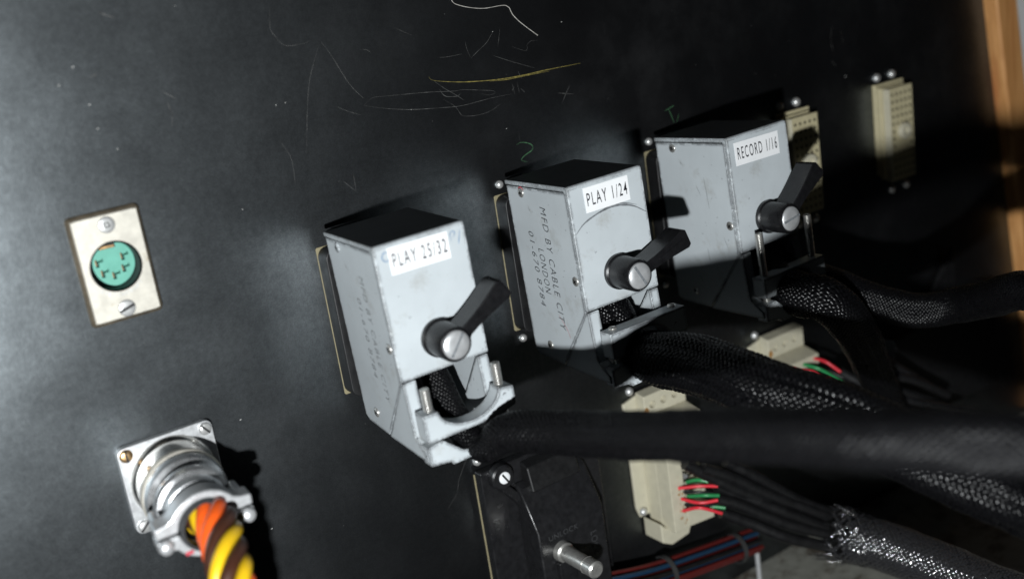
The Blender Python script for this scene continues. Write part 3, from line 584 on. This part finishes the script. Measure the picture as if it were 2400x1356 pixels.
for i, ch in enumerate('SWITCHCRAFT'):
    a = math.radians(-132 + i*8.4); c_ = Vector((math.cos(a)*10.4, -2.80, math.sin(a)*10.4)); td = Vector((-math.sin(a), 0, math.cos(a))); rd = Vector((-math.cos(a), 0, -math.sin(a)))
    put_text(ch, 0.5 if ch == 'I' else 1.15, 1.5, c_ - td*0.57 - rd*0.9, td, rd, M['alu'], x, name='lettering')

# ------------------------------------------------------------------ round flanged connector and its twisted wires
pc = thing('round_connector', 'silver round multipole connector on a square flange with a two screw cable clamp', 'connector', (-75.8, 0, -79.2)); pc.scale = (1, 1.17, 1)
sq = []
for sx, sz in ((1, 1), (-1, 1), (-1, -1), (1, -1)):
    a0 = math.atan2(sz, sx)
    sq += [(sx*15.6 + 2.9*math.cos(a0 + t), sz*14.8 + 2.9*math.sin(a0 + t)) for t in (-0.78, -0.4, 0, 0.4, 0.78)]
MB().prism(sq, 'y', 0, -3.0).build('flange', M['alu'], pc, bevel=0.4)
for sx in (-1, 1):
    for sz in (-1, 1):
        disc_screw(pc, (sx*15.4, -3.0, sz*14.6), 2.5, 'y', M['brass'] if (sx < 0 and sz > 0) else M['dome'], 'slot', random.uniform(0, 3), 1.1)
MB().lathe([(16.6, 3.0), (16.2, 4.2), (15.4, 5.2), (15.2, 14.6), (15.6, 15.0)], 56, (0, 0, 0)).build('shell', M['mirror'], pc, angle=30)
MB().lathe([(15.4, 15.1), (16.0, 15.6), (16.0, 17.4), (15.4, 18.0), (14.4, 18.1)], 56, (0, 0, 0)).build('coupling_ring', M['nickel'], pc, angle=30)
MB().lathe([(14.6, 18.2), (15.4, 19.2), (15.6, 21.2), (15.0, 23.2), (13.6, 24.0), (13.0, 24.4), (13.2, 27.2)], 56, (0, 0, 0)).build('backshell', M['cast'], pc, angle=30)
MB().lathe([(13.0, 27.3), (14.2, 28.0), (14.4, 29.6), (13.6, 31.2), (12.2, 31.8), (11.6, 36.0), (10.2, 36.4)], 56, (0, 0, 0)).build('backshell_neck', M['cast'], pc, angle=30)
def saddle(sgn):
    arc_o = [(13.0*math.cos(a), sgn*11.8*math.sin(a)) for a in [PI*k/18 for k in range(19)]]; arc_i = [(9.4*math.cos(a), sgn*8.8*math.sin(a)) for a in [PI*k/18 for k in range(19)]]
    e = sgn*0.35
    out = [(17.6, e), (17.6, sgn*4.4), (13.6, sgn*5.0)] + [q for q in arc_o if abs(q[1]) > 5.6] + [(-13.6, sgn*5.0), (-17.6, sgn*4.4), (-17.6, e)] + [(-9.6, e)] + arc_i[::-1][1:-1] + [(9.6, e)]
    MB().prism(out, 'y', -38.2, -46.0).build('clamp_saddle', M['alu'], pc, bevel=0.9)
saddle(1); saddle(-1)
for sx in (-1, 1):
    MB().lathe([(2.3, 30.0), (2.3, 38.1)], 20, (sx*14.4, 0, 1.6)).build('clamp_post', M['alu'], pc, angle=40)
    MB().lathe([(2.6, 46.0), (2.5, 47.4), (1.6, 48.2), (.01, 48.3)], 20, (sx*14.8, 0, -2.6)).build('screw', M['alu'], pc, angle=40)
MB().lathe([(9.3, 36.6), (9.3, 47.2), (8.6, 48.2), (8.0, 48.0), (7.9, 44.0)], 40, (0, 0, 0), cap=False).build('grommet', M['rubber'], pc, angle=40)
MB().box(-9.2, -6.4, -45.9, -46.2, -8.6, -7.2).build('paint_dab', M['redink'], pc, bevel=.15)

for o_ in pc.children:
    if o_.name.split('.')[0] in ('flange', 'screw') and min(v.co.y for v in o_.data.vertices) > -0.01: continue
    for v in o_.data.vertices: v.co.x += 0.115*(v.co.y + 0.003)
tw = thing('twisted_cable', 'bundle of orange and yellow wires twisted together leaving the round connector', 'cable', (-75.8, -44.0, -79.2))
P0 = Vector((-75.8, -44.0, -79.2))
base = spline([(-79.5, -42, -79.2)] + [tuple(q) for q in PATHS['plugcable']] + [(-90, -92, -135), (-95, -94, -170)], 1.2)
PP, FF = frames(base)
TW = 1.5
MB().tube([q - P0 for q in base], 3.6, 14).build('core', M['brown'], tw, angle=80)
cols = ['orange', 'orange', 'yellow', 'brown', 'yellow', 'brown']
for k, cn in enumerate(cols):
    pts = []
    dist = 0.0
    for i, q in enumerate(PP):
        if i: dist += (q - PP[i-1]).length
        T, N, B = FF[i]; a = 2*PI*k/6 + dist*2*PI/46 + TW
        pts.append(q + (N*math.cos(a) + B*math.sin(a))*5.3 - P0)
    MB().tube(pts, 2.5, 14).build('wire', M[cn], tw, angle=80)

# ------------------------------------------------------------------ bare cream plugs of the lower row
def wire(parent, path, r, material, name='wire', org=(0, 0, 0)):
    return MB().tube([q - Vector(org) for q in spline([tuple(q) for q in path], 1.0)], r, 8).build(name, material, parent, angle=80)

def drill(obj, cutters):
    # sink real holes into a finished mesh
    bm_ = MB()
    for c_, r_, t0, t1 in cutters: bm_.lathe([(r_, t0), (r_, t1)], 20, c_)
    cu = bm_.build('cutter', M['dark'], smooth=False); cu.matrix_world = obj.matrix_world.copy() if not obj.parent else Matrix.Translation(obj.parent.location)
    bo_ = obj.modifiers.new('holes', 'BOOLEAN'); bo_.object = cu; bo_.solver = 'EXACT'
    bpy.context.view_layer.update()
    me_ = bpy.data.meshes.new_from_object(obj.evaluated_get(bpy.context.evaluated_depsgraph_get())); obj.modifiers.clear()
    me_.materials.clear(); me_.materials.append(obj.data.materials[0]); obj.data = me_; bpy.data.objects.remove(cu)

def bare_plug(x, z, label, wires, sleeves, rust=True, tall=True):
    org = (x, 0, z)
    t = thing('multipin_plug', label, 'connector plug', org, None, 'bare cream plugs with soldered wires')
    MB().prism([(-8, -2.5), (0, -0.5), (28, -0.5), (33, -3)] + ([(33, -64), (30, -66), (-6, -66), (-8, -60)] if tall else [(33, -38), (-8, -38)]), 'y', -0.02, -2.0).build('flange', M['cream'], t, bevel=0.6)
    tb = MB().prism([(-2.0, 1.6), (-8.5, 0.4), (-8.5, -10.6), (-2.0, -10.6)], 'x', 0, 27.5).build('top_block', M['cream'], t, bevel=0.5)
    drill(tb, [((5.4 + k*7.4, 0, -5.2 + 0.25*k), 2.0, 5.0, 10.0) for k in range(3)])
    MB().prism([(-2.0, -10.62), (-8.5, -10.62), (-18.5, -13.4), (-18.5, -19.6), (-2.0, -19.6)], 'x', 0.0, 27.5).build('step_block', M['cream'], t, bevel=0.6)
    if not tall:
        MB().box(0, 28, -2.0, -11.5, -19.62, -40).build('body', M['cream'], t, bevel=0.3)
    for zend in ((-70,) if tall else ()): MB().box(0, 28, -2.0, -11.5, -19.62, zend).build('body', M['cream'], t, bevel=0.3)
    if tall:
        MB().box(0, 9.0, -11.52, -21, -19.62, -71).build('side_rail', M['cream'], t, bevel=0.4)
        MB().box(26, 28, -11.52, -15, -19.62, -71).build('side_rail', M['cream'], t, bevel=0.4)
        MB().prism([(9.02, -62.0), (27, -64.0), (27, -72.5), (9.02, -70.9)], 'y', -11.0, -21).build('end_rail', M['cream'], t, bevel=0.4)
        MB().prism([(-4, -66.2), (0, -70.1), (18, -70.1), (14, -79), (2, -80.5), (-4, -77)], 'y', -1.0, -15.0).build('end_block', M['cream'], t, bevel=0.8)
    MB().lathe([(2.2, 0), (2.0, 1.2), (1.0, 2.0), (.01, 2.1)], 18, (-4.2, -3.0, 3.8)).build('screw', M['dome'], t, angle=60)
    MB().lathe([(2.2, 0), (2.0, 1.2), (1.0, 2.0), (.01, 2.1)], 18, (-5.0, -3.0, -62.5 if tall else -34)).build('screw', M['dome'], t, angle=60)
    for i in range(5 if tall else 1):
        for j in range(2):
            MB().box(10.5 + j*3.2, 11.7 + j*3.2, -11.5, -17.5, -30 - i*7.4, -32.5 - i*7.4).build('solder_tag', M['solder'], t, smooth=False)
    if rust:
        pts = [(1.2 + 1.6*math.cos(a)*random.uniform(.6, 1.2), -7.8 + 2.6*math.sin(a)*random.uniform(.7, 1.1)) for a in [k*PI/6 for k in range(12)]]
        MB().prism(pts, 'y', -8.52, -8.56).build('rust_stain', M['creamrust'], t, smooth=False)
        for i in range(26 if tall else 0):
            a = (random.uniform(4.5, 8.8), -random.uniform(48, 68)); r_ = random.uniform(.15, .55)
            MB().prism([(a[0] + r_*math.cos(q), a[1] + r_*1.3*math.sin(q)) for q in [k*PI/3 for k in range(6)]], 'y', -21.02, -21.06).build('rust_spot', M['creamrust'], t, smooth=False)
    for key, mname, r in wires: wire(t, PATHS[key], r, M[mname], 'wire', org)
    for pth in sleeves: wire(t, pth, 3.1, M['shrink'], 'heat_shrink', org)
    return t
bare_plug(151.5, -125.2, 'bare cream plug with three red wires hanging below the PLAY 1/24 cable',
          [('r8a', 'red', .9), ('r8b', 'red', .9), ('r8c', 'red', .9), ('g8a', 'greenw', 1.0), ('g8b', 'greenw', 1.0), ('g8c', 'greenw', 1.0), ('k8a', 'shrink', .8), ('k8b', 'shrink', .8)], PATHS['h8'])
bare_plug(240.3, -123.4, 'bare cream plug with red and green wires under the RECORD 1/16 hood',
          [('r6a', 'red', .9), ('r6b', 'red', .8), ('r6c', 'red', .9), ('g6a', 'greenw', 1.0), ('k6a', 'shrink', .9)], PATHS['h6'], tall=False)

# ------------------------------------------------------------------ black plastic hood with a jackscrew
bh = thing('plastic_hood', 'glossy black plastic connector hood with a steel jackscrew', 'connector hood', (54.0, 0, -129.0))
MB().box(0.2, 67, -0.02, -0.5, -2.2, -82).build('rim', M['rimold'], bh, bevel=0.15)
MB().box(0.5, 67.7, -0.52, -6.0, -0.3, -81.7).build('base', M['glossblack'], bh, bevel=0.8)
hp_ = [(-6.0, -11.0), (-11.0, -13.5), (-21.0, -33.0), (-21.0, -78.0), (-6.0, -80.0)]
MB().prism(hp_, 'x', 17.0, 55.5).build('body', M['glossblack'], bh, bevel=1.3, seg=3)
MB().prism([(-6.02, -2.0), (-12.0, -4.0), (-14.5, -16.0), (-6.02, -16.0)], 'x', 22, 50).build('shoulder', M['blackmatt'], bh, bevel=1.0)
MB().lathe([(6.2, 6.0), (6.0, 9.5), (5.2, 10.2), (.01, 10.2)], 28, (10.2, 0, -4.6)).build('ear_boss', M['glossblack'], bh, angle=40)
MB().prism([(6.0, -8.5), (13, -10), (20, -18), (18.5, -24), (10.5, -13.5)], 'y', -6.0, -10.0).build('ear_web', M['glossblack'], bh, bevel=1.0)
disc_screw(bh, (10.6, -10.2, -4.6), 2.9, 'y', M['label'], 'slot', 2.1, 0.9)
MB().lathe([(2.2, 0), (2.0, 1.2), (1.0, 2.0), (.01, 2.1)], 18, (3.4, 0, 3.6)).build('screw', M['dome'], bh, angle=60)
prof = [(5.2, 20.6), (4.8, 24.0), (3.9, 24.6), (3.7, 40.0), (4.2, 40.4)]
MB().lathe(prof, 28, (28.6, 0, -46.0)).build('jackscrew', M['chrome'], bh, angle=35)
kn = MB().lathe([(4.0, 40.5), (4.1, 46.5), (3.2, 47.2), (.01, 47.2)], 26, (28.6, 0, -46.0)).build('knurled_tip', M['chrome'], bh, angle=10)
MB().prism([(24.0, -50.0), (33.5, -50.0), (33.5, -62.0), (28.6, -66.0), (24.0, -62.0)], 'y', -21.02, -24.4).build('lug', M['glossblack'], bh, bevel=0.7)
put_text('LOCK', 12.5, 3.6, (46.0, -21.06, -44.0), (0, 0, -1), (1, 0, 0), M['rubber'], bh, space=1.1)
put_text('UNLOCK', 17.0, 2.6, (22.5, -21.06, -38.8), (1, 0, 0), (0, 0, 1), M['rubber'], bh, space=1.1)

# ------------------------------------------------------------------ braided cables
def braided(name, label, pts, rad, n, pitch, width, core_r, lobes=0, depth=0.0):
    o0 = Vector(pts[0]); t = thing(name, label, 'cable', o0, None, 'black braided multicore cables')
    L = [Vector(q) - o0 for q in pts]
    MB().tube(spline(L, 4.0), core_r if callable(core_r) else core_r, 18).build('core', M['core'], t, angle=80)
    b = braid(t, L, rad, n, pitch, width, lobes=lobes, depth=depth); b['kind'] = 'stuff'
    return t
def ramp(a, b, s0, s1): return lambda s: a + (b-a)*max(0.0, min(1.0, (s-s0)/(s1-s0)))
M['sleeve'], keep = mat('dark_nylon_braid', (0.004, 0.004, 0.0045), 0.36, 0, 0.3, 600, 0.00002, spec=0.12), M['sleeve']
braided('braided_cable', 'black braided cable from the PLAY 25/32 hood crossing in front of the others',
        [(20, -36, -42), (20, -46, -60), (20.5, -56, -75), (21, -64, -82), (23.5, -73, -84)] + [tuple(q) for q in PATHS['cable1'][1:]], ramp(5.4, 7.7, .16, .27), 20, 46, 1.55, ramp(4.8, 6.8, .16, .27), 5, 0.5)
M['sleeve'] = keep
braided('braided_cable', 'black braided cable from the PLAY 1/24 hood sagging over the bare plugs',
        [(107, -34, -40), (107.5, -50, -60), (108, -64, -75)] + [tuple(q) for q in PATHS['cable2'][1:]], ramp(8.6, 12.0, .12, .22), 30, 66, 1.65, ramp(6.8, 9.6, .12, .22), 7, 1.4)
braided('braided_cable', 'black braided cable from the RECORD 1/16 hood drooping into the dark',
        [(195, -40, -45), (196, -56, -66)] + [tuple(q) for q in PATHS['cable3a']], ramp(10.0, 8.6, .25, .6), 26, 52, 1.55, ramp(9.0, 7.6, .25, .6), 5, 0.7)
braided('braided_cable', 'black braided cable looping out from beside the RECORD 1/16 hood towards the board',
        [(200, -44, -52), (206, -58, -68)] + [tuple(q) for q in PATHS['cable3b']], lambda s: 8.0, 24, 46, 1.5, 7.2)
c1 = bpy.data.objects['braided_cable']; q1 = Vector(PATHS['cable1'][6]) - Vector((20, -36, -42))
MB().lathe([(0.01, -1.2), (0.8, -0.9), (1.2, 0), (0.8, 0.9), (0.01, 1.2)], 16, (q1.x - 7.6, q1.y + 1.5, q1.z + 2.6), cap=False).build('glint_bead', M['glint'], c1, angle=90)  # white bead added in place of a blurred glint on the cable
o0 = Vector(PATHS['fray'][0]); fz = thing('frayed_cable', 'black braided sleeve with a frayed end gathering the wires of the bare plug', 'cable', o0)
FL = [Vector(q) - o0 for q in PATHS['fray']]
MB().tube(spline(FL, 4.0), 11.2, 18).build('core', M['core'], fz, angle=80)
M['shiny'] = mat('shiny_nylon_filament', (0.02, 0.02, 0.022), 0.11, 0, 0.3, 600, 0.0, spec=1.0, coat=1.0)
b = braid(fz, FL, lambda s: 14.0 - 1.6*min(1, s*5), 26, 66, 1.75, amp=0.4, fray=16.0, material=M['shiny']); b['kind'] = 'stuff'
fm = MB()
for k in range(60):
    a = random.uniform(0, 2*PI); T = (FL[1]-FL[0]).normalized(); N = T.orthogonal().normalized(); B = T.cross(N)
    D = N*math.cos(a) + B*math.sin(a); s0 = T*random.uniform(2, 14) + D*random.uniform(12.5, 14)
    s1 = s0 - T*random.uniform(4, 11) + D*random.uniform(-1, 3.5) + Vector((random.uniform(-1.5, 1.5), random.uniform(-1.5, 1.5), random.uniform(-1.5, 1.5)))
    fm.tube([s0, s0.lerp(s1, .5) + D*random.uniform(-.3, .6), s1], 0.16, 5)
q = fm.build('loose_filaments', M['shiny'], fz, angle=80); q['kind'] = 'stuff'

# ------------------------------------------------------------------ loose black wires, harness, post, module
for i, pth in enumerate(PATHS['loose']):
    tag(MB().tube(spline([tuple(q) for q in pth], 1.5), 2.4, 12).build('loose_wire', M['glossblack'], None, angle=80), 'glossy black wire curving over the matt black module box', 'wire', 'glossy black loose wires')
hn = thing('wire_harness', 'tied harness of red and blue wires lying above the ledge', 'wire harness', (165, -16, -228))
for k in range(14):
    a = 2*PI*k/9 if k < 9 else 2*PI*k/5; r_ = 6.0 if k < 9 else 2.6
    dz, dy = r_*math.sin(a), r_*math.cos(a)
    wire(hn, [(100, -16+dy*1.2, -206+dz), (135, -15+dy, -216+dz), (170, -14+dy, -222.5+dz), (212, -13+dy, -229+dz)], 1.25,
         M[['red_shaded', 'blue_shaded', 'red_shaded', 'blue_shaded', 'shrink', 'red_shaded'][k % 6]], 'wire', (165, -16, -228))
for xx, zz in ((148, -218.6), (197, -227.0)):
    MB().lathe([(8.4, -1.3), (8.4, 1.3), (7.8, 1.3), (7.8, -1.3)], 28, (xx-165, 2, zz+228), 'x', cap=False).build('cable_tie', M['tie'], hn, angle=40)
tag(MB().lathe([(1.4, 0), (1.4, 28), (1.0, 28.8), (.01, 28.9)], 16, (215, -11, -256.2), 'z').build('standoff_post', M['alu'], None, angle=50), 'thin pale metal post standing on the ledge beside the harness', 'post')
mo = thing('black_module', 'matt black module box with a raised corner bracket', 'module', (385, 0, -150))
MB().prism([(-50, -2), (50, 6), (50, -60), (-50, -60)], 'y', -0.02, -16).build('body', M['blackmatt'], mo, bevel=1.0)
MB().prism([(-2, 8.0), (24, 34), (24, 8.0)], 'y', -2, -5).build('bracket', M['blackmatt'], mo, bevel=0.4)
